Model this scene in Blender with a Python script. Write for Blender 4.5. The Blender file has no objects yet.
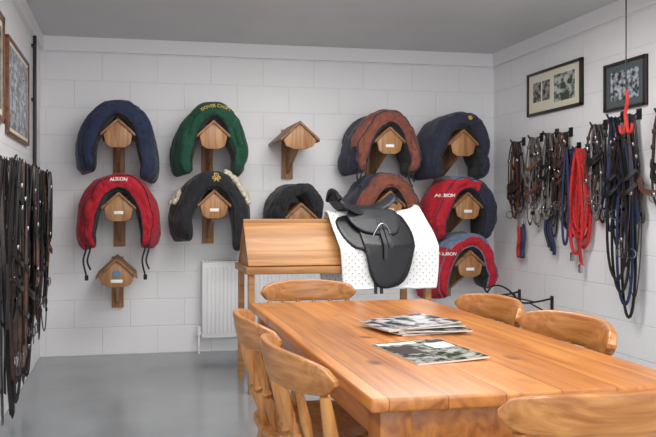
import bpy, bmesh, math, random
from mathutils import Vector, Matrix, noise
from mathutils.bvhtree import BVHTree
scene=bpy.context.scene
scene.view_settings.view_transform='Standard'
V=Vector
# ---------------------------------------------------------------- materials
def lin(c):
    c=c/255.0
    return c/12.92 if c<=0.04045 else ((c+0.055)/1.055)**2.4
def L(rgb): return (lin(rgb[0]),lin(rgb[1]),lin(rgb[2]),1)
def base(name):
    m=bpy.data.materials.new(name); m.use_nodes=True
    nt=m.node_tree; b=nt.nodes['Principled BSDF']
    return m,nt,b
def P(name,rgb,rough=.6,nscale=0,namt=.15,bump=0,bscale=40,metal=0,stretch=(1,1,1),sheen=0,coat=0,rgb2=None,thr=(.3,.7)):
    m,nt,b=base(name)
    b.inputs['Roughness'].default_value=rough; b.inputs['Metallic'].default_value=metal
    b.inputs['Base Color'].default_value=L(rgb)
    if sheen: b.inputs['Sheen Weight'].default_value=sheen
    if coat: b.inputs['Coat Weight'].default_value=coat; b.inputs['Coat Roughness'].default_value=.15
    tc=nt.nodes.new('ShaderNodeTexCoord'); mp=nt.nodes.new('ShaderNodeMapping'); mp.inputs['Scale'].default_value=stretch
    nt.links.new(tc.outputs['Object'],mp.inputs['Vector'])
    if nscale:
        n=nt.nodes.new('ShaderNodeTexNoise'); n.inputs['Scale'].default_value=nscale; n.inputs['Detail'].default_value=6
        nt.links.new(mp.outputs[0],n.inputs['Vector'])
        r=nt.nodes.new('ShaderNodeValToRGB')
        c1=L([x*(1-namt) for x in rgb]); c2=L([min(255,x*(1+namt)) for x in rgb]) if rgb2 is None else L(rgb2)
        r.color_ramp.elements[0].position=thr[0]; r.color_ramp.elements[1].position=thr[1]
        r.color_ramp.elements[0].color=c1; r.color_ramp.elements[1].color=c2
        nt.links.new(n.outputs['Fac'],r.inputs[0]); nt.links.new(r.outputs[0],b.inputs['Base Color'])
    if bump:
        n=nt.nodes.new('ShaderNodeTexNoise'); n.inputs['Scale'].default_value=bscale; n.inputs['Detail'].default_value=4
        nt.links.new(mp.outputs[0],n.inputs['Vector'])
        bp=nt.nodes.new('ShaderNodeBump'); bp.inputs['Strength'].default_value=bump; bp.inputs['Distance'].default_value=.01
        nt.links.new(n.outputs['Fac'],bp.inputs['Height']); nt.links.new(bp.outputs[0],b.inputs['Normal'])
    return m
def wood(name,light,dark,axis='Y',rough=.35,knots=0.0,plank=0.0,coat=0.2,gs=1.0):
    m,nt,b=base(name); N=nt.nodes.new; K=nt.links.new
    b.inputs['Roughness'].default_value=rough; b.inputs['Coat Weight'].default_value=coat; b.inputs['Coat Roughness'].default_value=.25
    tc=N('ShaderNodeTexCoord'); mp=N('ShaderNodeMapping')
    sc={'X':(1.2,16,16),'Y':(16,1.2,16),'Z':(16,16,1.2)}[axis]
    mp.inputs['Scale'].default_value=[x*gs for x in sc]
    K(tc.outputs['Object'],mp.inputs['Vector'])
    vec=mp.outputs[0]
    sep=N('ShaderNodeSeparateXYZ'); K(tc.outputs['Object'],sep.inputs[0])
    if plank:
        d=N('ShaderNodeMath'); d.operation='DIVIDE'; K(sep.outputs['X' if axis!='X' else 'Y'],d.inputs[0]); d.inputs[1].default_value=plank
        fl=N('ShaderNodeMath'); fl.operation='FLOOR'; K(d.outputs[0],fl.inputs[0])
        fr=N('ShaderNodeMath'); fr.operation='FRACT'; K(d.outputs[0],fr.inputs[0])
        wn=N('ShaderNodeTexWhiteNoise'); wn.noise_dimensions='1D'; K(fl.outputs[0],wn.inputs['W'])
        ad=N('ShaderNodeVectorMath'); ad.operation='MULTIPLY_ADD'; K(wn.outputs['Color'],ad.inputs[0]); ad.inputs[1].default_value=(30,30,30); K(mp.outputs[0],ad.inputs[2])
        vec=ad.outputs[0]
    n=N('ShaderNodeTexNoise'); n.inputs['Scale'].default_value=1.0; n.inputs['Detail'].default_value=8; n.inputs['Distortion'].default_value=1.6
    K(vec,n.inputs['Vector'])
    r=N('ShaderNodeValToRGB'); e=r.color_ramp.elements
    e[0].position=.33; e[0].color=L(dark); e[1].position=.64; e[1].color=L(light)
    K(n.outputs['Fac'],r.inputs[0]); col=r.outputs[0]
    def mix(fac,c1,c2,mode='MIX'):
        x=N('ShaderNodeMix'); x.data_type='RGBA'; x.blend_type=mode
        if hasattr(fac,'links') : K(fac,x.inputs[0])
        else: x.inputs[0].default_value=fac
        K(c1,x.inputs[6])
        if hasattr(c2,'links'): K(c2,x.inputs[7])
        else: x.inputs[7].default_value=c2
        return x.outputs[2]
    if knots:
        mk=N('ShaderNodeMapping'); mk.inputs['Scale'].default_value={'X':(.6,1,1),'Y':(1,.6,1),'Z':(1,1,.6)}[axis]
        K(tc.outputs['Object'],mk.inputs['Vector'])
        wd=N('ShaderNodeTexNoise'); wd.inputs['Scale'].default_value=6; K(tc.outputs['Object'],wd.inputs['Vector'])
        wa=N('ShaderNodeVectorMath'); wa.operation='MULTIPLY_ADD'; K(wd.outputs['Color'],wa.inputs[0]); wa.inputs[1].default_value=(.06,.06,.06); K(mk.outputs[0],wa.inputs[2])
        for kv,lo,hi,am in ((knots,.06,.13,.95),(knots*2.1,.06,.15,.9)):
            vo=N('ShaderNodeTexVoronoi'); vo.inputs['Scale'].default_value=kv; K(wa.outputs[0],vo.inputs['Vector'])
            mr=N('ShaderNodeMapRange'); mr.inputs['From Min'].default_value=lo; mr.inputs['From Max'].default_value=hi; mr.inputs['To Min'].default_value=am; mr.inputs['To Max'].default_value=0
            K(vo.outputs['Distance'],mr.inputs[0])
            col=mix(mr.outputs[0],col,L([dark[0]*.6,dark[1]*.46,dark[2]*.34]))
        wr=N('ShaderNodeTexNoise'); wr.inputs['Scale'].default_value=3.5; wr.inputs['Detail'].default_value=6; K(tc.outputs['Object'],wr.inputs['Vector'])
        mr=N('ShaderNodeMapRange'); mr.inputs['From Min'].default_value=.35; mr.inputs['From Max'].default_value=.7; mr.inputs['To Min'].default_value=0; mr.inputs['To Max'].default_value=.4
        K(wr.outputs['Fac'],mr.inputs[0]); col=mix(mr.outputs[0],col,L([min(255,light[0]*1.03),light[1]*1.06,light[2]*1.1]))
        ro=N('ShaderNodeMapRange'); ro.inputs['To Min'].default_value=rough-.12; ro.inputs['To Max'].default_value=rough+.18; K(wr.outputs['Fac'],ro.inputs[0]); K(ro.outputs[0],b.inputs['Roughness'])
    if plank:
        mr=N('ShaderNodeMapRange'); mr.inputs['To Min'].default_value=.8; mr.inputs['To Max'].default_value=1.08
        K(wn.outputs['Value'],mr.inputs[0])
        cb=N('ShaderNodeCombineColor'); [K(mr.outputs[0],cb.inputs[i]) for i in range(3)]
        col=mix(1.0,col,cb.outputs[0],'MULTIPLY')
        lt=N('ShaderNodeMath'); lt.operation='LESS_THAN'; K(fr.outputs[0],lt.inputs[0]); lt.inputs[1].default_value=.014
        col=mix(lt.outputs[0],col,L([x*.55 for x in dark]))
    K(col,b.inputs['Base Color'])
    bp=N('ShaderNodeBump'); bp.inputs['Strength'].default_value=.15; bp.inputs['Distance'].default_value=.003
    K(n.outputs['Fac'],bp.inputs['Height']); K(bp.outputs[0],b.inputs['Normal'])
    return m
def blockwall(name,rgb,axis):
    m,nt,b=base(name); N=nt.nodes.new; K=nt.links.new
    b.inputs['Roughness'].default_value=.5
    tc=N('ShaderNodeTexCoord'); sp=N('ShaderNodeSeparateXYZ'); cb=N('ShaderNodeCombineXYZ')
    K(tc.outputs['Object'],sp.inputs[0]); K(sp.outputs[axis],cb.inputs[0]); K(sp.outputs['Z'],cb.inputs[1])
    br=N('ShaderNodeTexBrick'); br.inputs['Scale'].default_value=1; br.inputs['Brick Width'].default_value=.45; br.inputs['Row Height'].default_value=.225
    br.inputs['Mortar Size'].default_value=.006; br.inputs['Mortar Smooth'].default_value=.8; br.inputs['Bias'].default_value=0
    br.inputs['Color1'].default_value=L(rgb); br.inputs['Color2'].default_value=L([x*.992 for x in rgb]); br.inputs['Mortar'].default_value=L([x*.965 for x in rgb])
    K(cb.outputs[0],br.inputs['Vector'])
    K(br.outputs['Color'],b.inputs['Base Color'])
    n=N('ShaderNodeTexNoise'); n.inputs['Scale'].default_value=60; n.inputs['Detail'].default_value=5; K(tc.outputs['Object'],n.inputs['Vector'])
    ma=N('ShaderNodeMath'); ma.operation='MULTIPLY_ADD'; K(br.outputs['Fac'],ma.inputs[0]); ma.inputs[1].default_value=-.8; 
    m2=N('ShaderNodeMath'); m2.operation='MULTIPLY'; K(n.outputs['Fac'],m2.inputs[0]); m2.inputs[1].default_value=.5; K(m2.outputs[0],ma.inputs[2])
    bp=N('ShaderNodeBump'); bp.inputs['Strength'].default_value=.5; bp.inputs['Distance'].default_value=.006
    K(ma.outputs[0],bp.inputs['Height']); K(bp.outputs[0],b.inputs['Normal'])
    return m
WALLC=(237,237,239)
M_back=blockwall('paint_block_x',WALLC,'X'); M_side=blockwall('paint_block_y',WALLC,'Y')
M_trim=P('trim_paint',(238,238,240),.5,bump=.1)
M_ceil=P('ceiling_paint',(208,209,210),.5,3,.015)
M_floor=P('floor_paint',(142,146,149),.15,2.5,.04,bump=.04,bscale=14)
M_table=wood('pine_table',(208,134,62),(158,88,34),'Y',.34,3.1,.148,.2)
M_tableE=wood('pine_edge',(186,120,56),(140,80,32),'Y',.35)
M_chair=wood('pine_chair',(202,144,82),(158,98,46),'Z',.36,gs=1.5)
M_chairr=wood('pine_chair_rail',(202,142,80),(156,96,44),'X',.36,gs=1.5)
M_rack=wood('rack_wood',(180,134,88),(142,94,56),'Z',.45,coat=0.1,gs=1.3)
M_rackd=wood('rack_wood_dark',(154,108,68),(110,74,46),'Y',.5,coat=0.05,gs=1.3)
M_horse=wood('horse_wood',(196,144,90),(162,110,62),'X',.45,coat=.1)
M_navy=P('navy_fabric',(32,42,72),.85,30,.12,.5,45,sheen=.15)
M_dnavy=P('dark_navy_fabric',(36,40,60),.85,30,.12,.5,45,sheen=.15)
M_green=P('green_fabric',(14,70,50),.85,30,.12,.5,45,sheen=.1)
M_red=P('red_fabric',(178,22,42),.85,30,.1,.5,45,sheen=.1)
M_black=P('black_fabric',(30,31,36),.85,30,.2,.5,45,sheen=.15)
M_brown=P('brown_fabric',(126,70,54),.8,30,.12,.6,40,sheen=.15)
M_gblue=P('greyblue_fabric',(98,114,138),.85,30,.12,.5,45,sheen=.2)
M_white=P('white_fabric',(236,236,234),.8,0,0,.3,60)
M_fleece=P('fleece',(216,206,186),.95,50,.08,1,90)
M_gold=P('gold_thread',(200,166,84),.5)
M_leather=P('black_leather',(30,28,30),.36,20,.2,.25,120)
M_leather2=P('dark_brown_leather',(58,42,37),.4,20,.2,.25,120)
M_leather3=P('brown_leather',(98,66,50),.45,20,.2,.25,120)
M_sblack=P('saddle_leather',(24,25,29),.33,15,.15,.2,90)
M_sgrey=P('saddle_seat_leather',(40,42,48),.4,15,.15,.2,90)
M_greyweb=P('grey_webbing',(112,108,106),.8)
M_nylonr=P('red_nylon',(186,34,36),.7,60,.2)
M_nylonb=P('blue_nylon',(34,48,82),.7,60,.2)
M_metal=P('steel',(190,190,192),.25,metal=1)
M_blackm=P('black_metal',(24,24,26),.4)
M_rad=P('radiator_enamel',(242,242,244),.35)
M_orange=P('red_rope',(206,48,36),.5)
M_label=P('label_card',(236,236,232),.6)
M_badge=P('blue_badge',(80,128,166),.4)
M_frame=wood('frame_wood',(128,84,52),(86,52,30),'Y',.4)
M_framed=P('dark_frame',(44,32,28),.35)
M_mat=P('mount_card',(226,220,200),.7)
M_paper=P('paper',(226,224,218),.6)
def photo(name,a,b_,sc=14,rough=.15):
    return P(name,a,rough,sc,.35,rgb2=b_,thr=(.42,.58))
M_ph1=photo('photo_print_a',(70,96,60),(190,194,190),22)
M_ph2=photo('photo_print_b',(60,66,72),(176,186,196),25)
M_ph3=photo('photo_print_c',(50,54,50),(150,150,140),25)
M_mag1=photo('magazine_cover_a',(48,54,50),(170,172,162),34,.22)
M_mag2=photo('magazine_cover_b',(160,70,70),(220,216,210),22,.22)
M_mag3=photo('magazine_cover_c',(70,84,104),(204,204,204),22,.22)
m,nt,b=base('lamp_diffuser'); b.inputs['Emission Color'].default_value=(1,.98,.95,1); b.inputs['Emission Strength'].default_value=4; M_lamp=m
# ---------------------------------------------------------------- mesh builder
def cr(pts,n=6,closed=False):
    pts=[V(p) for p in pts]; out=[]
    N_=len(pts); rng=N_ if closed else N_-1
    for i in range(rng):
        g=lambda k: pts[k%N_] if closed else pts[max(0,min(N_-1,k))]
        p0,p1,p2,p3=g(i-1),g(i),g(i+1),g(i+2)
        for j in range(n):
            t=j/n
            out.append(.5*((2*p1)+(-p0+p2)*t+(2*p0-5*p1+4*p2-p3)*t*t+(-p0+3*p1-3*p2+p3)*t**3))
    if not closed: out.append(pts[-1])
    return out
class MB:
    def __init__(s,name): s.bm=bmesh.new(); s.mats=[]; s.name=name
    def mi(s,m):
        if m not in s.mats: s.mats.append(m)
        return s.mats.index(m)
    def add(s,vs,fs,mat,M=None):
        idx=mat if isinstance(mat,list) else None
        mm=None if idx else s.mi(mat)
        bv=[s.bm.verts.new((M@V(v)) if M else V(v)) for v in vs]
        for k,f in enumerate(fs):
            try: fc=s.bm.faces.new([bv[i] for i in f])
            except ValueError: continue
            fc.smooth=True; fc.material_index=s.mi(idx[k]) if idx else mm
        return bv
    def box(s,lo,hi,mat,bev=0,M=None,seg=2):
        t=bmesh.new(); bmesh.ops.create_cube(t,size=1)
        c=(V(lo)+V(hi))/2; d=V(hi)-V(lo)
        for v in t.verts: v.co=V((v.co.x*d.x+c.x,v.co.y*d.y+c.y,v.co.z*d.z+c.z))
        if bev: bmesh.ops.bevel(t,geom=t.edges[:]+t.verts[:],offset=bev,segments=seg,profile=.5,affect='EDGES')
        t.verts.index_update()
        s.add([v.co.copy() for v in t.verts],[[v.index for v in f.verts] for f in t.faces],mat,M); t.free()
    def plate(s,poly,off,mat,M=None,bev=0):
        poly=[V(p) for p in poly]; off=V(off); n=len(poly)
        vs=poly+[p+off for p in poly]
        fs=[list(range(n)),list(range(2*n-1,n-1,-1))]+[[i,i+n,(i+1)%n+n,(i+1)%n][::-1] for i in range(n)]
        if bev:
            t=bmesh.new(); bv=[t.verts.new(v) for v in vs]
            for f in fs: t.faces.new([bv[i] for i in f])
            bmesh.ops.recalc_face_normals(t,faces=t.faces[:])
            bmesh.ops.bevel(t,geom=t.edges[:],offset=bev,segments=2,profile=.5,affect='EDGES'); t.verts.index_update()
            s.add([v.co.copy() for v in t.verts],[[v.index for v in f.verts] for f in t.faces],mat,M); t.free()
        else: s.add(vs,fs,mat,M)
    def tube(s,pts,r,mat,n=8,closed=False,M=None):
        pts=[V(p) for p in pts]; k=len(pts)
        rs=r if isinstance(r,(list,tuple)) else [r]*k
        T=[]
        for i in range(k):
            a=pts[(i-1)%k] if (closed or i>0) else pts[i]; b_=pts[(i+1)%k] if (closed or i<k-1) else pts[i]
            d=(b_-a); T.append(d.normalized() if d.length>1e-9 else V((0,0,1)))
        up=V((0,0,1)) if abs(T[0].z)<.9 else V((1,0,0))
        nrm=(up-T[0]*up.dot(T[0])).normalized(); vs=[]
        for i in range(k):
            nrm=(nrm-T[i]*nrm.dot(T[i])).normalized(); bn=T[i].cross(nrm)
            for j in range(n):
                a=2*math.pi*j/n; vs.append(pts[i]+(nrm*math.cos(a)+bn*math.sin(a))*rs[i])
        fs=[]
        for i in range(k if closed else k-1):
            i2=(i+1)%k
            for j in range(n): fs.append([i*n+j,i*n+(j+1)%n,i2*n+(j+1)%n,i2*n+j])
        if not closed: fs.append(list(range(n))[::-1]); fs.append([(k-1)*n+j for j in range(n)])
        s.add(vs,fs,mat,M)
    def ribbon(s,pts,w,t,Nv,mat,closed=False,M=None):
        pts=[V(p) for p in pts]; k=len(pts); Nv=V(Nv).normalized(); vs=[]
        for i in range(k):
            a=pts[(i-1)%k] if (closed or i>0) else pts[i]; b_=pts[(i+1)%k] if (closed or i<k-1) else pts[i]
            T=(b_-a)
            if T.length<1e-9: T=V((0,0,1))
            T.normalize(); sd=T.cross(Nv)
            if sd.length<.05: sd=V((0,1,0))
            sd.normalize(); nn=sd.cross(T)
            for q,e in ((-1,-1),(1,-1),(1,1),(-1,1)): vs.append(pts[i]+sd*(q*w/2)+nn*(e*t/2))
        fs=[]
        for i in range(k if closed else k-1):
            i2=(i+1)%k
            for j in range(4): fs.append([i*4+j,i*4+(j+1)%4,i2*4+(j+1)%4,i2*4+j])
        if not closed: fs+= [[3,2,1,0],[(k-1)*4+j for j in range(4)]]
        s.add(vs,fs,mat,M)
    def grid(s,P2,mat,closed_u=False,closed_v=False,thick=None):
        nu=len(P2); nv=len(P2[0]); vs=[p for r in P2 for p in r]; fs=[]; ms=[]
        for i in range(nu if closed_u else nu-1):
            for j in range(nv if closed_v else nv-1):
                fs.append([i*nv+j,i*nv+(j+1)%nv,((i+1)%nu)*nv+(j+1)%nv,((i+1)%nu)*nv+j])
                ms.append(mat(i,j) if callable(mat) else mat)
        s.add(vs,fs,ms)
    def torus(s,c,R,r,ax,mat,n=14,M=None,sq=1):
        ax=V(ax).normalized(); u=ax.orthogonal().normalized(); w=ax.cross(u)
        s.tube([V(c)+u*math.cos(2*math.pi*i/n)*R+w*math.sin(2*math.pi*i/n)*R*sq for i in range(n)],r,mat,6,True,M)
    def done(s,loc=(0,0,0),rot=0,angle=40,weld=False,recalc=True,parent=None):
        if weld: bmesh.ops.remove_doubles(s.bm,verts=s.bm.verts,dist=1e-5)
        if recalc: bmesh.ops.recalc_face_normals(s.bm,faces=s.bm.faces[:])
        me=bpy.data.meshes.new(s.name); s.bm.to_mesh(me); s.bm.free()
        for m in s.mats: me.materials.append(m)
        me.set_sharp_from_angle(angle=math.radians(angle))
        o=bpy.data.objects.new(s.name,me); scene.collection.objects.link(o)
        o.location=loc; o.rotation_euler=(0,0,rot)
        if parent: o.parent=parent
        return o
# ---------------------------------------------------------------- room
XL,XR,YB,H=-.72,3.26,5.45,2.6; YF=-1.6
def slab(name,lo,hi,mat):
    b=MB(name); b.box(lo,hi,mat); return b.done()
slab('floor',(XL-.1,YF,-.1),(XR+.1,YB+.1,0),M_floor)
slab('ceiling',(XL-.1,YF,H),(XR+.1,YB+.1,H+.1),M_ceil)
slab('wall_back',(XL-.1,YB,0),(XR+.1,YB+.1,H),M_back)
slab('wall_left',(XL-.1,YF,0),(XL,YB,H),M_side)
slab('wall_right',(XR,YF,0),(XR+.1,YB,H),M_side)
slab('trim_1',(XL,YB-.03,H-.115),(XR,YB,H),M_trim)
slab('trim_2',(XL,YF,H-.115),(XL+.03,YB-.03,H),M_trim)
slab('trim_3',(XR-.03,YF,H-.115),(XR,YB-.03,H),M_trim)
b=MB('conduit_pipe'); b.tube([(XL+.022,5.0,1.25),(XL+.022,5.0,H-.115)],.014,M_blackm,10)
for z in (1.5,2.0,2.4): b.box((XL,4.975,z),(XL+.03,5.025,z+.02),M_blackm)
b.done()
# ---------------------------------------------------------------- table
def table():
    x0,x1,y0,y1=.55,1.43,1.43,3.0; zt=.76
    b=MB('dining_table')
    b.box((x0,y0,zt-.034),(x1,y1,zt),M_table,.009,seg=3)
    ap=.05
    for lo,hi in (((x0+ap,y0+ap,.63),(x0+ap+.022,y1-ap,zt-.034)),((x1-ap-.022,y0+ap,.63),(x1-ap,y1-ap,zt-.034)),((x0+ap,y0+ap,.63),(x1-ap,y0+ap+.022,zt-.034)),((x0+ap,y1-ap-.022,.63),(x1-ap,y1-ap,zt-.034))):
        b.box(lo,hi,M_tableE,.003)
    for x in (x0+.075,x1-.075):
        for y in (y0+.075,y1-.075):
            b.box((x-.04,y-.04,.6),(x+.04,y+.04,zt-.034),M_tableE,.004)
            pr=[(0,.022),(.03,.03),(.06,.026),(.1,.032),(.3,.038),(.45,.034),(.5,.028),(.52,.038),(.54,.028),(.57,.036),(.6,.036)]
            b.tube([(x,y,z) for z,r in pr],[r for z,r in pr],M_tableE,16)
    return b.done()
table()
# ---------------------------------------------------------------- chairs
def chair(x,y,rot,kind='dining_chair'):
    b=MB(kind); HT=.838
    out=[]
    for i in range(40):
        a=2*math.pi*i/40; ca,sa=math.cos(a),math.sin(a)
        px=.215*math.copysign(abs(ca)**.62,ca); py=.205*math.copysign(abs(sa)**.62,sa)
        px*=1+.08*(py/.2)*1.0
        out.append((px,py))
    rings=[]
    for z,sc in ((.428,.93),(.432,.97),(.445,1.0),(.457,.99),(.462,.95),(.457,.8),(.452,.5),(.452,.2)):
        rings.append([V((px*sc,py*sc,z)) for px,py in out])
    b.grid(rings,M_chair,closed_v=True)
    b.add([r for r in rings[0]],[list(range(40))],M_chair); b.add([r for r in rings[-1]],[list(range(40))],M_chair)
    for sx in (-1,1):
        for sy in (-1,1):
            t0=V((sx*.15,sy*.14,.435)); t1=V((sx*.20,sy*.19,0))
            pr=[(0,.016),(.12,.02),(.2,.024),(.24,.017),(.27,.024),(.3,.017),(.5,.021),(.62,.024),(.7,.018),(.74,.024),(.8,.02),(1,.014)]
            b.tube([t0.lerp(t1,t) for t,r in pr],[r for t,r in pr],M_chair,12)
    def lp(sx,sy,t): return V((sx*.15,sy*.14,.435)).lerp(V((sx*.20,sy*.19,0)),t)
    for sx in (-1,1):
        a_,c_=lp(sx,-1,.62),lp(sx,1,.62)
        b.tube([a_.lerp(c_,t) for t in (0,.3,.5,.7,1)],[.009,.012,.015,.012,.009],M_chair,10)
    a_=(lp(-1,-1,.62)+lp(-1,1,.62))/2; c_=(lp(1,-1,.62)+lp(1,1,.62))/2
    b.tube([a_.lerp(c_,t) for t in (0,.3,.5,.7,1)],[.009,.012,.015,.012,.009],M_chair,10)
    n=24
    def railpt(s): return V((s*.235,-.255+.085*s*s,0))
    cols=[]
    for i in range(n+1):
        s_=-1+2*i/n; p=railpt(s_); d=V((.235,.17*s_,0)).normalized(); nn=V((-d.y,d.x,0))
        top=HT-.028*abs(s_)**3; bot=HT-.105+.02*abs(s_)**4
        e=max(0,(abs(s_)-.88)/.12); sh=.022*e*e; top-=sh; bot+=sh
        th=.0135; mid=(top+bot)/2; hh=(top-bot)/2
        ring=[]
        for k in range(14):
            a=2*math.pi*k/14; ca,sa=math.cos(a),math.sin(a)
            off=th*math.copysign(abs(ca)**.5,ca); zz=mid+hh*math.copysign(abs(sa)**.35,sa)
            ring.append(p+nn*(off-.02*(zz-HT+.1)/.1)+V((0,0,zz)))
        cols.append(ring)
    b.grid(cols,M_chairr,closed_v=True)
    b.add(cols[0],[list(range(14))],M_chairr); b.add(cols[-1],[list(range(14))],M_chairr)
    S=[-.86,-.52,-.175,.175,.52,.86]
    for s_ in S:
        bt=V((s_*.19,-.175+.06*s_*s_,.455)); tp=railpt(s_)+V((0,0,HT-.095))
        if abs(s_)>.8: pr=[(0,.014),(.1,.018),(.3,.022),(.36,.014),(.42,.022),(.48,.014),(.6,.019),(.85,.016),(1,.013)]
        else: pr=[(0,.010),(.15,.012),(.35,.018),(.41,.010),(.46,.017),(.51,.010),(.7,.014),(1,.010)]
        b.tube([bt.lerp(tp,t) for t,r in pr],[r for t,r in pr],M_chair,10)
    return b.done((x,y,0),rot)
hp=math.pi/2
chair(.64,2.22,-hp); chair(.645,1.75,-hp+.08)
chair(.885,2.97,math.pi)
chair(1.27,2.49,hp); chair(1.27,2.01,hp)
chair(.98,1.42,.04)
# ---------------------------------------------------------------- magazines
def mag(b,c,rot,w,d,z,th,cov,curl=0):
    M=Matrix.Translation((c[0],c[1],z))@Matrix.Rotation(rot,4,'Z')
    n=10
    for zz0,zz1,mt in ((0,th-.0012,M_paper),(th-.0012,th,cov)):
        rows=[]
        for i in range(n+1):
            x=-w/2+w*i/n; cz=curl*((i/n)**2)
            rows.append([M@V((x,-d/2,zz0+cz)),M@V((x,-d/2,zz1+cz)),M@V((x,d/2,zz1+cz)),M@V((x,d/2,zz0+cz))])
        b.grid(rows,mt,closed_v=True); b.add(rows[0],[[0,1,2,3]],mt); b.add(rows[-1],[[0,1,2,3]],mt)
    if cov is M_mag1:
        for (x0,x1,y0,y1,mm) in ((-.48,.1,.36,.46,M_label),(-.46,-.1,-.1,.28,M_framed),(.02,.44,-.42,-.05,M_ph1),(.15,.46,.05,.3,M_label)):
            zc=th+.0004; rows=[[M@V((w*(x0+(x1-x0)*i/6),d*yy,zc+curl*((x0+(x1-x0)*i/6)+.5)**2)) for yy in (y0,y1)] for i in range(7)]
            b.grid(rows,mm)
b=MB('magazine'); mag(b,(.90,1.87),.12,.235,.27,.7605,.006,M_mag1,.006); b.done(recalc=False)
b=MB('magazine_stack'); rnd=random.Random(4)
z=.7605
for i,(cx,cy,r,cv) in enumerate([(1.07,2.24,.1,M_mag3),(1.03,2.26,.3,M_mag2),(1.08,2.22,-.1,M_mag1),(1.01,2.25,.2,M_mag3),(1.06,2.24,.05,M_mag1),(1.05,2.25,.35,M_mag3)]):
    mag(b,(cx-.02,cy),r,.26,.2,z,.005,cv,.002); z+=.0052
b.done()
# ---------------------------------------------------------------- saddle racks
YRF=4.99
def rack(xc,zr,badge=None,label=True,w=.13,name='saddle_rack'):
    b=MB(name); dr=.135*w/.15; L0=YB-.002
    t=.02
    for sx in (-1,1):
        poly=[(0,0,0),(sx*w,0,-dr),(sx*w,0,-dr-t*1.1),(0,0,-t*1.3)]
        b.plate([(xc+p[0],YRF,zr+p[2]) for p in poly],(0,L0-YRF,0),M_rackd,bev=.002)
    k=w/.15
    pl=[(-.105*k,-.20),(-.125*k,-.135*k-.01),(-.06*k,-.075*k),(0,-.028),(.06*k,-.075*k),(.125*k,-.135*k-.01),(.105*k,-.20),(.05,-.225),(-.05,-.225)]
    b.plate([(xc+p[0],YRF+.012,zr+p[1]) for p in pl],(0,.022,0),M_rack,bev=.003)
    b.box((xc-.03,YRF+.034,zr-.11),(xc+.03,L0,zr-.03),M_rack,.003)
    b.plate([(xc-.011,YRF+.034,zr-.11),(xc-.011,YRF+.034,zr-.19),(xc-.011,L0-.03,zr-.40),(xc-.011,L0-.03,zr-.11)],(.022,0,0),M_rack)
    b.box((xc-.048,L0-.03,zr-.44),(xc+.048,L0,zr-.02),M_rack,.004)
    if label: b.box((xc-.035,YRF+.007,zr-.172),(xc+.035,YRF+.0125,zr-.148),M_label,.001)
    if badge:
        b.tube([(xc,YRF+.004,zr-.12),(xc,YRF+.013,zr-.12)],.028,M_badge,20)
        b.box((xc-.045,YRF+.007,zr-.19),(xc+.045,YRF+.0125,zr-.165),M_label,.001)
    return b.done()
# ---------------------------------------------------------------- saddle covers
def txt(body,size,xc,zc,bvh,mat,parent,arc=0,name='embroidery'):
    cu=bpy.data.curves.new(name,'FONT'); cu.body=body; cu.size=size; cu.align_x='CENTER'; cu.extrude=0; cu.offset=size*.03
    o=bpy.data.objects.new('tmp',cu); scene.collection.objects.link(o); bpy.context.view_layer.update()
    me=bpy.data.meshes.new_from_object(o.evaluated_get(bpy.context.evaluated_depsgraph_get()))
    bpy.data.objects.remove(o)
    for v in me.vertices:
        x,y=v.co.x,v.co.y
        if arc:
            a=x/arc; x=math.sin(a)*(arc+y); y=math.cos(a)*(arc+y)-arc
        X,Z=xc+x,zc+y
        h_=bvh.ray_cast(V((X,3,Z)),V((0,1,0)))
        Y=h_[0].y-.005 if h_[0] else 5.0
        v.co=(X,Y,Z)
    me.name=name; me.materials.clear(); me.materials.append(mat)
    ob=bpy.data.objects.new(name,me); scene.collection.objects.link(ob); ob.parent=parent
    return ob
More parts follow.
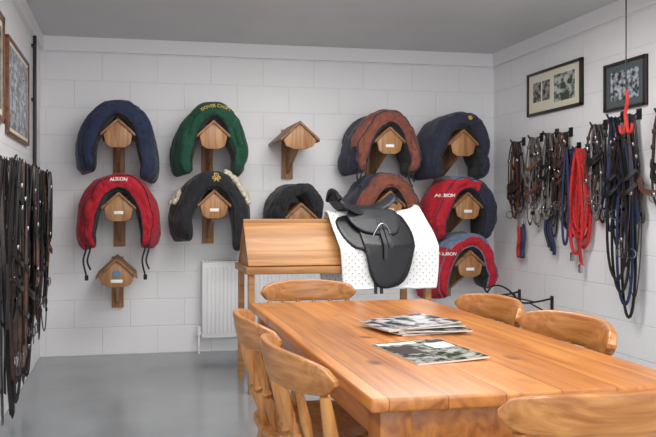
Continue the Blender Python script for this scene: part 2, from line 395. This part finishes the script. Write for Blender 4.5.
def cover(name,xc,zt,matfn,seed=0,sx=1,sz=1,pipe=None,y0=4.95,y1=5.40,straps=0,dl=0,dr=0,fluff=False,th0=.078,lean=0):
    R=random.Random(seed*13+5); j_=lambda a: R.uniform(-a,a)
    ctrl=[(-.226+j_(.012),0,-.60-dl),(-.250+j_(.012),0,-.50-dl*.8),(-.244+j_(.012),0,-.39-dl*.3),(-.214+j_(.01),0,-.275),(-.160,0,-.170+j_(.01)),(-.088,0,-.100+j_(.008)),(0,0,-.080),
          (.088,0,-.100+j_(.008)),(.160,0,-.170+j_(.01)),(.214+j_(.01),0,-.275),(.244+j_(.012),0,-.39-dr*.3),(.250+j_(.012),0,-.50-dr*.8),(.226+j_(.012),0,-.60-dr)]
    path=cr([(p[0]*sx+lean*p[2],0,p[2]*sz) for p in ctrl],9); n=len(path); K=48; G=[]
    yc=(y0+y1)/2; hy=(y1-y0)/2; creases=[]
    for i,p in enumerate(path):
        a=path[max(0,i-1)]; c_=path[min(n-1,i+1)]; T=(c_-a).normalized(); Nn=V((-T.z,0,T.x))
        sd=2*i/(n-1)-1; s_=abs(sd); e=max(0,(s_-.87)/.13); end=math.sqrt(max(0.0,1-e*e*.95))
        th=(th0+.010*math.sin(s_*3)-.026*max(0,s_-.5)*2*.8)*end
        h_=(hy-.05*s_)*(.55+.45*end); ycc=yc+.03*s_
        ring=[]
        for k in range(K):
            ph=2*math.pi*k/K; ca,sa=math.cos(ph),math.sin(ph)
            o1=th*math.copysign(abs(sa)**.75,sa); o2=-h_*math.copysign(abs(ca)**.7,ca)
            q=V((0,ycc,0))+p+Nn*o1+V((0,o2,0))
            fr=o2/h_
            q+=Nn*(.040*s_*fr - .012*(1-s_)*abs(fr)**3)
            if sa>0: q.z+=(.03*(1-s_)*fr*fr*(1 if fr<0 else .4)-.012*(1-s_))
            q+=V((xc,0,zt))
            sd7=V((seed*7.3,seed*1.7,0))
            big=noise.noise(q*5+sd7)*.020
            # creases mostly run along the drape, wandering diagonally
            ang=ph*1.15
            f1=(1-abs(noise.noise(V((sd*2.2+ang*.5,math.sin(ph)*1.3,seed*3.3+math.cos(ph)*1.6)))*3.2)); f1=max(0,f1)**2*.017
            f2=(1-abs(noise.noise(V((sd*4.5+9,math.sin(ph)*2.4+sd,seed*5.1+math.cos(ph)*2.4)))*3.2)); f2=max(0,f2)**3*.010
            fine=noise.noise(q*26+sd7)*.003
            w=big+fine-f1-f2
            q+=Nn*(w if sa>0 else -(w*.25))+V((0,-w*ca*.9,0))
            ring.append(q)
        G.append(ring)
    b=MB(name)
    def mf(i,j):
        pp=(j+.5)/K
        if .55<pp<.93: return M_black
        return matfn(i/(n-1),pp)
    b.grid(G,mf,closed_v=True)
    b.add(G[0],[list(range(K))],matfn(0,0)); b.add(G[-1],[list(range(K))],matfn(1,0))
    if pipe:
        b.tube([r[4]+ (r[4]-(r[0]+r[K//2])/2).normalized()*.002 for r in G],.0045,pipe,6)
    # bound elastic hem round the gathered front opening
    b.tube([r[-3%K]+V((0,-.002,0)) for r in G[2:-2]],.0055,pipe or M_black,6)
    if fluff:
        rr=random.Random(3)
        for (lo,hi,cnt,kk) in ((.57,.76,110,(8,9,10,11,13)),(.24,.31,20,(11,12))):
            for j in range(cnt):
                i=int((lo+(hi-lo)*j/cnt)*(n-1)); q=V(G[i][rr.choice(kk)])
                out=(q-(G[i][0]+G[i][K//2])/2).normalized(); q+=out*.014
                d=V((rr.uniform(-1,1),rr.uniform(-1,1),rr.uniform(-1,1))).normalized()
                b.tube([q-d*.016,q-d*.006,q+d*.012,q+d*.022],[.008,.019,.019,.006],M_fleece,8)
    if straps:
        for sxn,r in ((-1,G[10]),(1,G[-11])):
            bp=r[0]
            for q in range(2):
                xx=bp.x-q*.03; z0=bp.z; Ls=straps
                pts=cr([(xx,bp.y+.05,z0),(xx+.012,bp.y+.04,z0-.1*Ls),(xx-.01,bp.y+.04,z0-.2*Ls),(xx+.014,bp.y+.05,z0-(.27+.05*q)*Ls)],5)
                b.ribbon(pts,.014,.003,(0,1,0),M_black)
            b.box((xx-.0,bp.y+.04,z0-.35*Ls),(xx+.028,bp.y+.055,z0-.31*Ls),M_black,.003)
    o=b.done(angle=80)
    bpy.context.view_layer.update()
    bvh=BVHTree.FromObject(o,bpy.context.evaluated_depsgraph_get())
    return o,bvh
one=lambda m:(lambda s,p:m)
OFF=.158
def grp(xc,zt,**k):
    rack(xc,zt-OFF,**k)
# row 1
grp(-.09,2.05,label=False); o,bv=cover('saddle_cover',-.09,2.05,one(M_navy),1,dr=.03,dl=-.03,sx=.99)
grp(.64,2.05,label=False); o,bv=cover('saddle_cover',.64,2.05,one(M_green),2,dl=-.02,dr=-.03,sx=.92)
txt('DOVER CROFT',.034,.655,1.985,bv,M_gold,o,.2)
grp(2.08,2.03,label=True)
def brownfn(s,p):
    if .2<p<.52: return M_dnavy
    if s<.2 or s>.84: return M_dnavy if p>.1 and p<.9 else M_brown
    return M_brown
cover('saddle_cover',2.08,2.03,brownfn,3,pipe=M_dnavy,dl=-.06,dr=-.06,straps=.6)
grp(2.72,2.02,label=False); o,bv=cover('saddle_cover',2.72,2.02,one(M_dnavy),4,dl=-.03,dr=-.04,sx=.97)
txt('o',.07,2.76,1.935,bv,M_gold,o); txt('x',.05,2.76,1.94,bv,M_gold,o)
rack(1.33,1.90,label=False,w=.16)
# row 2
grp(-.085,1.49); o,bv=cover('saddle_cover',-.085,1.49,one(M_red),5,pipe=M_black,straps=1)
txt('ALBION',.036,-.085,1.415,bv,M_white,o,.4)
grp(.645,1.51); o,bv=cover('saddle_cover',.645,1.51,one(M_black),6,dl=-.03,dr=.05,fluff=True)
txt('X',.055,.655,1.415,bv,M_gold,o); txt('o',.05,.637,1.43,bv,M_gold,o); txt('o',.05,.675,1.43,bv,M_gold,o); txt('m',.05,.655,1.455,bv,M_gold,o)
grp(1.34,1.41); cover('saddle_cover',1.34,1.41,one(M_black),7,sx=.72,sz=.62,th0=.06)
grp(2.08,1.51); cover('saddle_cover',2.08,1.51,lambda s,p:M_dnavy if .12<p<.5 else M_brown,8,pipe=M_brown,dl=-.05,dr=-.05)
grp(2.76,1.50); o,bv=cover('saddle_cover',2.76,1.50,lambda s,p:(M_dnavy if (s>.60) else (M_gblue if (.40<s and .06<p<.5) else M_red)),9,pipe=M_dnavy,dl=-.03,dr=-.04)
txt('ALBION',.036,2.57,1.30,bv,M_white,o)
grp(2.78,1.02); o,bv=cover('saddle_cover',2.78,1.02,lambda s,p:(M_gblue if (.32<s<.66 and .05<p<.5) else M_red),10,pipe=M_gblue,dr=-.10,dl=-.02)
txt('ALBION',.036,2.58,.82,bv,M_white,o)
rack(-.1,.83,badge=True,label=False,w=.155)
# ---------------------------------------------------------------- radiator
b=MB('radiator'); x0,x1,z0,z1=.59,1.73,.13,.76
b.box((x0,YB-.095,z0),(x1,YB-.04,z1),M_rad,.006)
nx=int((x1-x0-.06)/.034)
for i in range(nx):
    xa=x0+.04+i*.034
    b.box((xa,YB-.101,z0+.04),(xa+.018,YB-.09,z1-.04),M_rad,.004,seg=1)
b.box((x0-.003,YB-.1,z1-.004),(x1+.003,YB-.035,z1+.006),M_rad,.002)
for i in range(40): b.box((x0+.03+i*.027,YB-.08,z1+.005),(x0+.04+i*.027,YB-.05,z1+.0075),M_greyweb)
for xx in (x0+.12,x1-.12): b.box((xx-.02,YB-.045,z0+.1),(xx+.02,YB-.001,z1-.1),M_rad)
b.tube([(x0-.025,YB-.065,.0),(x0-.025,YB-.065,.17)],.009,M_rad,8); b.tube([(x0-.025,YB-.065,.16),(x0+.01,YB-.065,.16)],.011,M_metal,8)
b.tube([(x0-.025,YB-.065,.15),(x0-.025,YB-.065,.22)],.018,M_rad,12)
b.done()
# ---------------------------------------------------------------- saddle horse
hx0,hx1,hy=.76,2.02,4.36; zr=1.12
b=MB('saddle_horse')
for sy in (-1,1):
    p=[(hx0,hy,zr),(hx0,hy+sy*.20,zr-.29),(hx0,hy+sy*.185,zr-.30),(hx0,hy,zr-.03)]
    b.plate(p,(hx1-hx0,0,0),M_horse,bev=.003)
b.box((hx0-.02,hy-.23,.775),(hx1+.02,hy+.23,.82),M_horse,.005)
b.box((hx0,hy-.012,zr-.02),(hx1,hy+.012,zr+.012),M_horse,.005)
for x in (hx0+.02,hx1-.02):
    b.plate([(x-.01,hy,zr-.03),(x-.01,hy-.18,.82),(x-.01,hy+.18,.82)],(.02,0,0),M_horse)
    for sy in (-1,1):
        b.plate([(x-.02,hy+sy*.19-.02,.78),(x+.02,hy+sy*.19-.02,.78),(x+.02,hy+sy*.19+.02,.78),(x-.02,hy+sy*.19+.02,.78)],(-.0,sy*.02,-.78),M_horse)
    b.box((x-.015,hy-.19,.25),(x+.015,hy+.19,.29),M_horse,.003)
b.done()
def drape(u):
    a=abs(u); sg=1 if u>0 else -1
    sl=.345
    if a<.03: return (hy+sg*a*.9, zr+.055-.3*a)
    if a<sl: return (hy+sg*(.027+(a-.03)*.66), zr+.046-(a-.03)*.78)
    y=.027+(sl-.03)*.66; z=zr+.046-(sl-.03)*.78
    return (hy+sg*(y+(a-sl)*.06), z-(a-sl))
m,nt,bb=base('quilted_white'); bb.inputs['Roughness'].default_value=.8
tc=nt.nodes.new('ShaderNodeTexCoord'); sp=nt.nodes.new('ShaderNodeSeparateXYZ'); nt.links.new(tc.outputs['Object'],sp.inputs[0])
def mth(op,a,b_=None,c_=None):
    x=nt.nodes.new('ShaderNodeMath'); x.operation=op
    for i,q in enumerate((a,b_,c_)):
        if q is None: continue
        if hasattr(q,'links'): nt.links.new(q,x.inputs[i])
        else: x.inputs[i].default_value=q
    return x.outputs[0]
k1=mth('SINE',mth('MULTIPLY',sp.outputs['X'],140)); k2=mth('SINE',mth('MULTIPLY',sp.outputs['Z'],140))
dots=mth('GREATER_THAN',mth('MULTIPLY',k1,k2),.86)
mx=nt.nodes.new('ShaderNodeMix'); mx.data_type='RGBA'; nt.links.new(dots,mx.inputs[0]); mx.inputs[6].default_value=L((238,238,238)); mx.inputs[7].default_value=L((130,130,134))
nt.links.new(mx.outputs[2],bb.inputs['Base Color'])
bp=nt.nodes.new('ShaderNodeBump'); bp.inputs['Strength'].default_value=.2; bp.inputs['Distance'].default_value=.005
nt.links.new(mth('MULTIPLY',k1,k2),bp.inputs['Height']); nt.links.new(bp.outputs[0],bb.inputs['Normal'])
M_quilt=m
b=MB('saddle_pad'); G=[];G2=[]
us=[-.60+1.2*i/60 for i in range(61)]
def padx(u):
    a=abs(u)/.60
    return 1.35+.04*a, 2.0+.05*math.sin(a*2.6)
for u in us:
    x0_,x1_=padx(u); y,z=drape(u); row=[];row2=[]
    sg=-1 if u<0 else 1
    for j in range(25):
        x=x0_+(x1_-x0_)*j/24
        wv=.012*noise.noise(V((x*6,u*4,0)))+.006*noise.noise(V((x*14,u*5,3)))
        up=.04*max(0,(j-19)/5)**2*(1-abs(u)/.60)
        row.append(V((x,y+sg*wv,z+abs(wv)+up))); row2.append(V((x,y+sg*(wv+.012),z+abs(wv)+.008+up)))
    G.append(row);G2.append(row2)
b.grid(G,M_quilt); b.grid(G2,M_quilt)
edge=[r[0] for r in G2]+G2[-1][1:]+[r[-1] for r in G2[::-1]][1:]+G2[0][::-1][1:-1]
b.tube(edge,.009,M_white,6,True)
b.done(angle=70)
# saddle
b=MB('riding_saddle')
sts=[(1.385,1.285,.02,.02),(1.395,1.325,.11,.05),(1.42,1.325,.155,.06),(1.47,1.28,.16,.07),(1.54,1.245,.14,.08),(1.62,1.238,.11,.085),(1.70,1.252,.095,.085),(1.77,1.285,.09,.08),(1.82,1.325,.08,.07),(1.85,1.31,.065,.06),(1.862,1.27,.02,.03)]
G=[]
sp_=cr([(s_[0],s_[1],s_[2]) for s_ in sts],4); sd_=cr([(s_[3],0,0) for s_ in sts],4)
for q,dd in zip(sp_,sd_):
    x,zt_,hw=q; d=dd[0]; ring=[]
    for k in range(20):
        a=2*math.pi*k/20; ca,sa=math.cos(a),math.sin(a)
        yy=hw*math.copysign(abs(ca)**.8,ca); zz=zt_+(0.0 if sa>0 else -d*.9)*abs(sa) -(.9*yy*yy/max(hw,.03)*.45)
        if sa>0: zz+= .0+ .012*sa-.012
        ring.append(V((x,hy+yy,zz-.012)))
    G.append(ring)
b.grid(G,M_sgrey,closed_v=True); b.add(G[0],[list(range(20))],M_sgrey); b.add(G[-1],[list(range(20))],M_sgrey)
b.tube(cr([(1.40,hy-.13,1.26),(1.39,hy-.07,1.31),(1.385,hy,1.327),(1.39,hy+.07,1.31),(1.40,hy+.13,1.26)],5),.018,M_sblack,8)
def flapsurf(outline,lift,th,mat,sgn=-1):
    c0=V((sum(p[0] for p in outline)/len(outline),sum(p[1] for p in outline)/len(outline),0))
    pts=cr([(p[0],p[1],0) for p in outline],4,True); rings=[];rings2=[]
    for f_ in (1.0,.96,.85,.7,.55,.4,.25,.1):
        r1=[];r2=[]
        for p in pts:
            q=c0.lerp(p,f_); y,z=drape(-q.y if sgn<0 else q.y)
            bl=lift+(.008*(1-f_))
            nx_=V((0,sgn*.8,.5))
            r1.append(V((q.x,y,z))+nx_*bl); r2.append(V((q.x,y,z))+nx_*(bl+(th if f_<1 else th*.6)))
        rings.append(r1);rings2.append(r2)
    b.grid(rings[::-1]+rings2,mat,closed_v=True)
    b.add(rings2[-1],[list(range(len(pts)))],mat)
    return pts
for sg in (-1,1):
    flapsurf([(1.40,.08),(1.39,.2),(1.45,.32),(1.54,.37),(1.57,.52),(1.66,.60),(1.80,.56),(1.87,.39),(1.88,.2),(1.84,.06),(1.6,.05)],.018,.02,M_sblack,sg)
    flapsurf([(1.55,.06),(1.52,.25),(1.55,.47),(1.61,.60),(1.74,.595),(1.83,.47),(1.885,.3),(1.88,.16),(1.81,.05)],.045,.012,M_sblack,sg)
    flapsurf([(1.48,.04),(1.46,.12),(1.52,.21),(1.62,.245),(1.75,.25),(1.81,.18),(1.82,.08),(1.77,.03),(1.6,.02)],.065,.012,M_sgrey,sg)
    def on(x,d,l): 
        y,z=drape(sg*d); return V((x,y,z))+V((0,sg*.8,.5))*l
    b.ribbon([on(1.66,.12+.02*k,.085) for k in range(17)],.026,.006,(0,sg*1,.4),M_sgrey)
    b.ribbon([on(1.69,.14+.02*k,.09) for k in range(12)],.024,.006,(0,sg*1,.4),M_sgrey)
    c_=on(1.665,.2,.1)
    b.tube(cr([c_+V((-.055,0,-.09)),c_+V((-.06,sg*.005,-.06)),c_+V((-.03,sg*.01,.0)),c_+V((0,sg*.01,.02)),c_+V((.03,sg*.01,.0)),c_+V((.06,sg*.005,-.06)),c_+V((.055,0,-.09))],4),.006,M_metal,8)
    b.box(c_+V((-.06,-.02,-.1)),c_+V((.06,.02,-.085)),M_metal,.003)
    for xx in (1.60,1.64): b.ribbon([on(xx,.44+.02*k,.03) for k in range(11)],.022,.005,(0,sg,.3),M_sblack)
b.done(angle=60)
# ---------------------------------------------------------------- tack
def bridle(name,wall,y,zt,zb,mats,seed,n=6,spread=.07,xo=.06,lean=0,extra=None,hook=True,turn=.25,wid=(.014,.018,.024)):
    r=random.Random(seed); b=MB(name); sg=-1 if wall=='R' else 1
    xw=XR if wall=='R' else XL
    def NV(): 
        a=r.uniform(-turn,turn)*math.pi/2*2
        return V((sg*math.cos(a),math.sin(a),0))
    cl=lambda x: max(x,xw+.018) if sg>0 else min(x,xw-.018)
    if hook:
        b.box((xw+.0005 if sg>0 else xw-.008,y-.02,zt-.02),(xw+.008 if sg>0 else xw-.0005,y+.02,zt+.05),M_blackm)
        b.tube(cr([(xw+sg*.008,y,zt+.03),(xw+sg*.05,y,zt+.0),(xw+sg*.10,y,zt-.005),(xw+sg*.125,y,zt+.03)],4),.006,M_blackm,8)
    for i in range(n):
        mt=mats[i%len(mats)]; Ln=(zt-zb)*(1 if i==0 else r.uniform(.45,.98)); w=spread*r.uniform(.5,1.1); off=r.uniform(-.02,.02); ph=r.uniform(-.3,.3)
        x=xw+sg*(.03+xo*1.3*(i+.5)/n); pts=[]
        K=34; xa=r.uniform(.01,.02 if wall=='R' else .035)
        for k in range(K):
            a=2*math.pi*k/K; g=math.sin(a/2)**.8
            yy=y+off*g+w*math.sin(a)*g*(1+.15*math.sin(3*a+ph))+lean*(1-math.cos(a))/2
            zz=zt+.008-Ln*(1-math.cos(a))/2
            xx=cl(x+sg*xa*math.sin(a+ph*8)*g)
            pts.append(V((xx,yy,zz)))
        b.ribbon(pts,r.choice(wid),.004,NV(),mt,closed=True)
        for q in range(4):
            k=r.choice((5,7,9,25,27,29,13,21)); p=pts[k]
            b.box(p+V((-.007,-.014,-.014)),p+V((.007,.014,.014)),M_metal if r.random()<.5 else mt,.003,seg=1)
    for i in range(2):
        zz=zt-(zt-zb)*r.uniform(.25,.6); x=xw+sg*(.03+xo)
        w=spread*1.1
        pts=cr([(x,y-w,zz+.03),(x+sg*.03,y-w*.5,zz-.02),(x+sg*.035,y,zz-.035),(x+sg*.03,y+w*.5,zz-.02),(x,y+w,zz+.03)],4)
        b.ribbon(pts,.028,.005,(sg,0,0),mats[0])
    zz=zb+(zt-zb)*.25
    for q in (-1,1): b.torus((xw+sg*(.04+xo),y+q*spread*.6,zz),.03,.004,(1,.4,0),M_metal)
    for i in range(4):
        yy=y+r.uniform(-spread,spread); z0=zt-(zt-zb)*r.uniform(.3,.5); ln=r.uniform(.15,.4)*(zt-zb)
        x=xw+sg*(.03+xo*r.random())
        b.ribbon(cr([(x,yy,z0),(x,yy+.012,z0-ln*.4),(x,yy-.01,z0-ln*.8),(x,yy,z0-ln)],3),.018,.004,NV(),r.choice(mats))
    if extra: extra(b,xw,sg)
    return b.done(angle=50)
BR=[M_leather2,M_leather3,M_leather]
def ex1(b,xw,sg):
    for q,mt in ((0,M_nylonr),(1,M_nylonb)):
        b.tube(cr([(xw-.05,4.98-q*.05,1.05),(xw-.06,4.96-q*.05,.95),(xw-.05,4.99-q*.05,.86),(xw-.06,4.97-q*.05,.80)],4),.019,mt,8)
bridle('bridle','R',4.99,1.75,.95,BR,11,9,.085,extra=ex1)
bridle('bridle','R',4.75,1.76,1.05,[M_leather3,M_leather2,M_greyweb],12,9,.07)
def ex3(b,xw,sg):
    for q in range(3):
        y=4.53+q*.03; b.tube(cr([(xw-.06,y,1.2),(xw-.07,y+.02,1.05),(xw-.06,y-.01,.93),(xw-.05,y,.85+.03*q)],4),.012,M_nylonb if q!=1 else M_leather,8)
bridle('bridle','R',4.56,1.77,.98,[M_leather,M_leather2,M_greyweb],13,10,.07,extra=ex3)
def coil(name,y,zt,zb,w,mat,n,xo,seed,rr=.011):
    r=random.Random(seed); b=MB(name); xw=XR
    b.box((xw-.008,y-.02,zt-.02),(xw-.0005,y+.02,zt+.05),M_blackm)
    b.tube(cr([(xw-.008,y,zt+.03),(xw-.05,y,zt),(xw-.10,y,zt-.005),(xw-.125,y,zt+.03)],4),.006,M_blackm,8)
    for i in range(n):
        Ln=(zt-zb)*r.uniform(.75,1); ww=w*r.uniform(.6,1.1); of=r.uniform(-.02,.02)
        pts=[]
        for k in range(36):
            a=2*math.pi*k/36; g=math.sin(a/2)**.8
            pts.append((xw-.03-xo*(i+.5)/n, y+of*g+ww*math.sin(a)*g, zt+.006-Ln*(1-math.cos(a))/2))
        b.tube(pts,rr,mat,7,True)
    zc=zt-(zt-zb)*.3
    b.tube(cr([(xw-.05,y+.03,zc),(xw-.06,y+.01,zc-.15),(xw-.06,y+.03,zc-.35),(xw-.05,y+.0,zb-.05)],4),rr,mat,7)
    b.box((xw-.07,y-.012,zb-.1),(xw-.05,y+.012,zb-.04),M_metal,.003)
    return b.done()
bridle('bridle','R',4.40,1.76,1.05,BR,23,8,.05)
coil('lead_rope',4.22,1.62,.84,.10,M_nylonr,5,.07,3,.012)
coil('lead_rope',4.31,1.64,.92,.045,M_nylonb,2,.10,5,.009)
bridle('bridle','R',4.04,1.77,1.10,[M_leather,M_greyweb,M_leather2],14,9,.065)
def ex5(b,xw,sg):
    for q in range(4):
        y0=3.74+.02*q; zb=.5+.08*q; w=.075+.012*q; pts=[]
        for k in range(40):
            a=2*math.pi*k/40; g=math.sin(a/2)**.9
            pts.append(V((xw-.08-.012*q,y0+w*math.sin(a)*g,1.66-(1.66-zb)*(1-math.cos(a))/2)))
        b.ribbon(pts,.02,.005,(-1,0,0),M_nylonb if q==1 else M_leather,closed=True)
bridle('bridle','R',3.88,1.80,.95,[M_leather,M_leather2,M_nylonb],18,7,.06)
bridle('bridle','R',3.74,1.80,.62,[M_leather,M_leather2,M_nylonb],16,8,.07,extra=ex5)
def ex6(b,xw,sg):
    b.ribbon(cr([(xw-.06,3.68,1.42),(xw-.1,3.60,1.32),(xw-.1,3.48,1.30),(xw-.06,3.38,1.36)],5),.035,.008,(-1,0,0),M_leather3)
bridle('bridle','R',3.48,1.78,1.1,[M_leather,M_leather2],17,6,.05,extra=ex6)
b=MB('hanging_tack_hook'); X,Y=3.06,3.62
b.tube([(X,Y,1.92),(X,Y,H)],.004,M_blackm,6)
b.tube([(X,Y,H-.02),(X,Y,H)],.03,M_blackm,12)
b.tube(cr([(X,Y,1.94),(X,Y-.012,1.88),(X,Y+.006,1.80),(X,Y,1.74),(X,Y+.02,1.68),(X,Y+.045,1.69),(X,Y+.05,1.73)],5),.010,M_orange,8)
b.tube(cr([(X,Y,1.76),(X,Y-.02,1.68),(X,Y-.045,1.69),(X,Y-.05,1.73)],5),.009,M_orange,8)
b.done()
zs=[(3.60,.05),(3.80,.03),(4.02,.16),(4.24,.10),(4.48,.3),(4.72,.25),(4.92,.4)]
for i,(y,zb) in enumerate(zs):
    bridle('bridle','L',y,1.46-.01*(i%3),zb,[M_leather,M_leather2,M_leather,M_leather3 if i%2 else M_leather],40+i,9,.085,xo=.09,turn=.5,wid=(.014,.020,.026))
# ---------------------------------------------------------------- framed pictures
def frame(name,wall,y0,y1,z0,z1,fm,mw,inner,fw=.022,matm=None):
    b=MB(name); sg=-1 if wall=='R' else 1; xw=XR if wall=='R' else XL
    def bx(a,c_,d,e,t0,t1,m_,bev=0): 
        xs=sorted((xw+sg*t0,xw+sg*t1)); b.box((xs[0],a,d),(xs[1],c_,e),m_,bev)
    bx(y0,y1,z0,z1,.0,.012,fm)
    bx(y0,y1,z1-fw,z1,.0,.025,fm,.003); bx(y0,y1,z0,z0+fw,.0,.025,fm,.003); bx(y0,y0+fw,z0,z1,.0,.025,fm,.003); bx(y1-fw,y1,z0,z1,.0,.025,fm,.003)
    bx(y0+fw,y1-fw,z0+fw,z1-fw,.012,.015,matm or M_mat)
    for (a,c_,d,e,m_) in inner: bx(y0+(y1-y0)*a,y0+(y1-y0)*c_,z0+(z1-z0)*d,z0+(z1-z0)*e,.014,.017,m_)
    return b.done()
frame('framed_certificate','R',4.263,4.92,1.957,2.305,M_framed,0,[(.12,.48,.2,.8,M_ph1),(.56,.70,.3,.75,M_ph3),(.73,.88,.3,.75,M_ph3)])
frame('framed_photograph','R',3.667,4.04,1.865,2.19,M_framed,0,[(.17,.83,.2,.8,M_ph2)],.02,P('green_mount',(78,90,92),.6))
frame('framed_picture','L',3.2,3.83,1.68,2.28,M_frame,0,[(.1,.9,.12,.88,M_ph3)],.035)
frame('framed_picture','L',3.95,4.73,1.64,2.22,M_frame,0,[(.06,.94,.08,.92,M_ph2)],.02)
# ---------------------------------------------------------------- wire rack on right wall
b=MB('wall_bracket_rack')
for y in (4.62,5.05):
    b.box((XR-.008,y-.015,.36),(XR,y+.015,.52),M_blackm)
    b.tube(cr([(XR-.005,y,.50),(XR-.12,y,.48),(XR-.24,y,.47),(XR-.30,y,.50),(XR-.33,y,.545)],5),.008,M_blackm,8)
    b.tube([(XR-.005,y,.37),(XR-.2,y,.472)],.006,M_blackm,8)
b.tube(cr([(XR-.3,4.62,.5),(XR-.31,4.72,.56),(XR-.31,4.85,.58),(XR-.31,4.96,.56),(XR-.3,5.05,.5)],5),.007,M_blackm,8)
b.tube([(XR-.15,4.62,.475),(XR-.15,5.05,.475)],.006,M_blackm,8)
b.done()
# ---------------------------------------------------------------- lights
def lampfix(x,y,e,sx=1.2,sy=.5):
    b=MB('ceiling_light'); b.box((x-.62,y-.06,H-.045),(x+.62,y+.06,H),M_trim,.006); b.box((x-.6,y-.045,H-.06),(x+.6,y+.045,H-.045),M_lamp,.004); b.done()
    l=bpy.data.lights.new('lamp_light','AREA'); l.shape='RECTANGLE'; l.size=sx; l.size_y=sy; l.energy=e; l.color=(1,.98,.95)
    o=bpy.data.objects.new('lamp_light',l); scene.collection.objects.link(o); o.location=(x,y,H-.07)
lampfix(1.3,3.5,46,2.0,.6); lampfix(1.3,1.4,32,2.0,.6); lampfix(1.3,-.6,38,2.0,.6)  # last one, unseen behind the camera, is added to even out the room light
w=bpy.data.worlds.new('world'); scene.world=w; w.use_nodes=True; bg=w.node_tree.nodes['Background']; bg.inputs[0].default_value=(.98,.985,1,1); bg.inputs[1].default_value=2.3
# ---------------------------------------------------------------- camera
cam=bpy.data.cameras.new('camera'); co=bpy.data.objects.new('camera',cam); scene.collection.objects.link(co); scene.camera=co
co.location=(0,0,1.2); th=math.atan(105/650); co.rotation_euler=(math.pi/2,0,-th)
cam.sensor_width=36; cam.lens=36*650/656; cam.shift_x=93/656; cam.shift_y=-9.5/656; cam.clip_start=.02
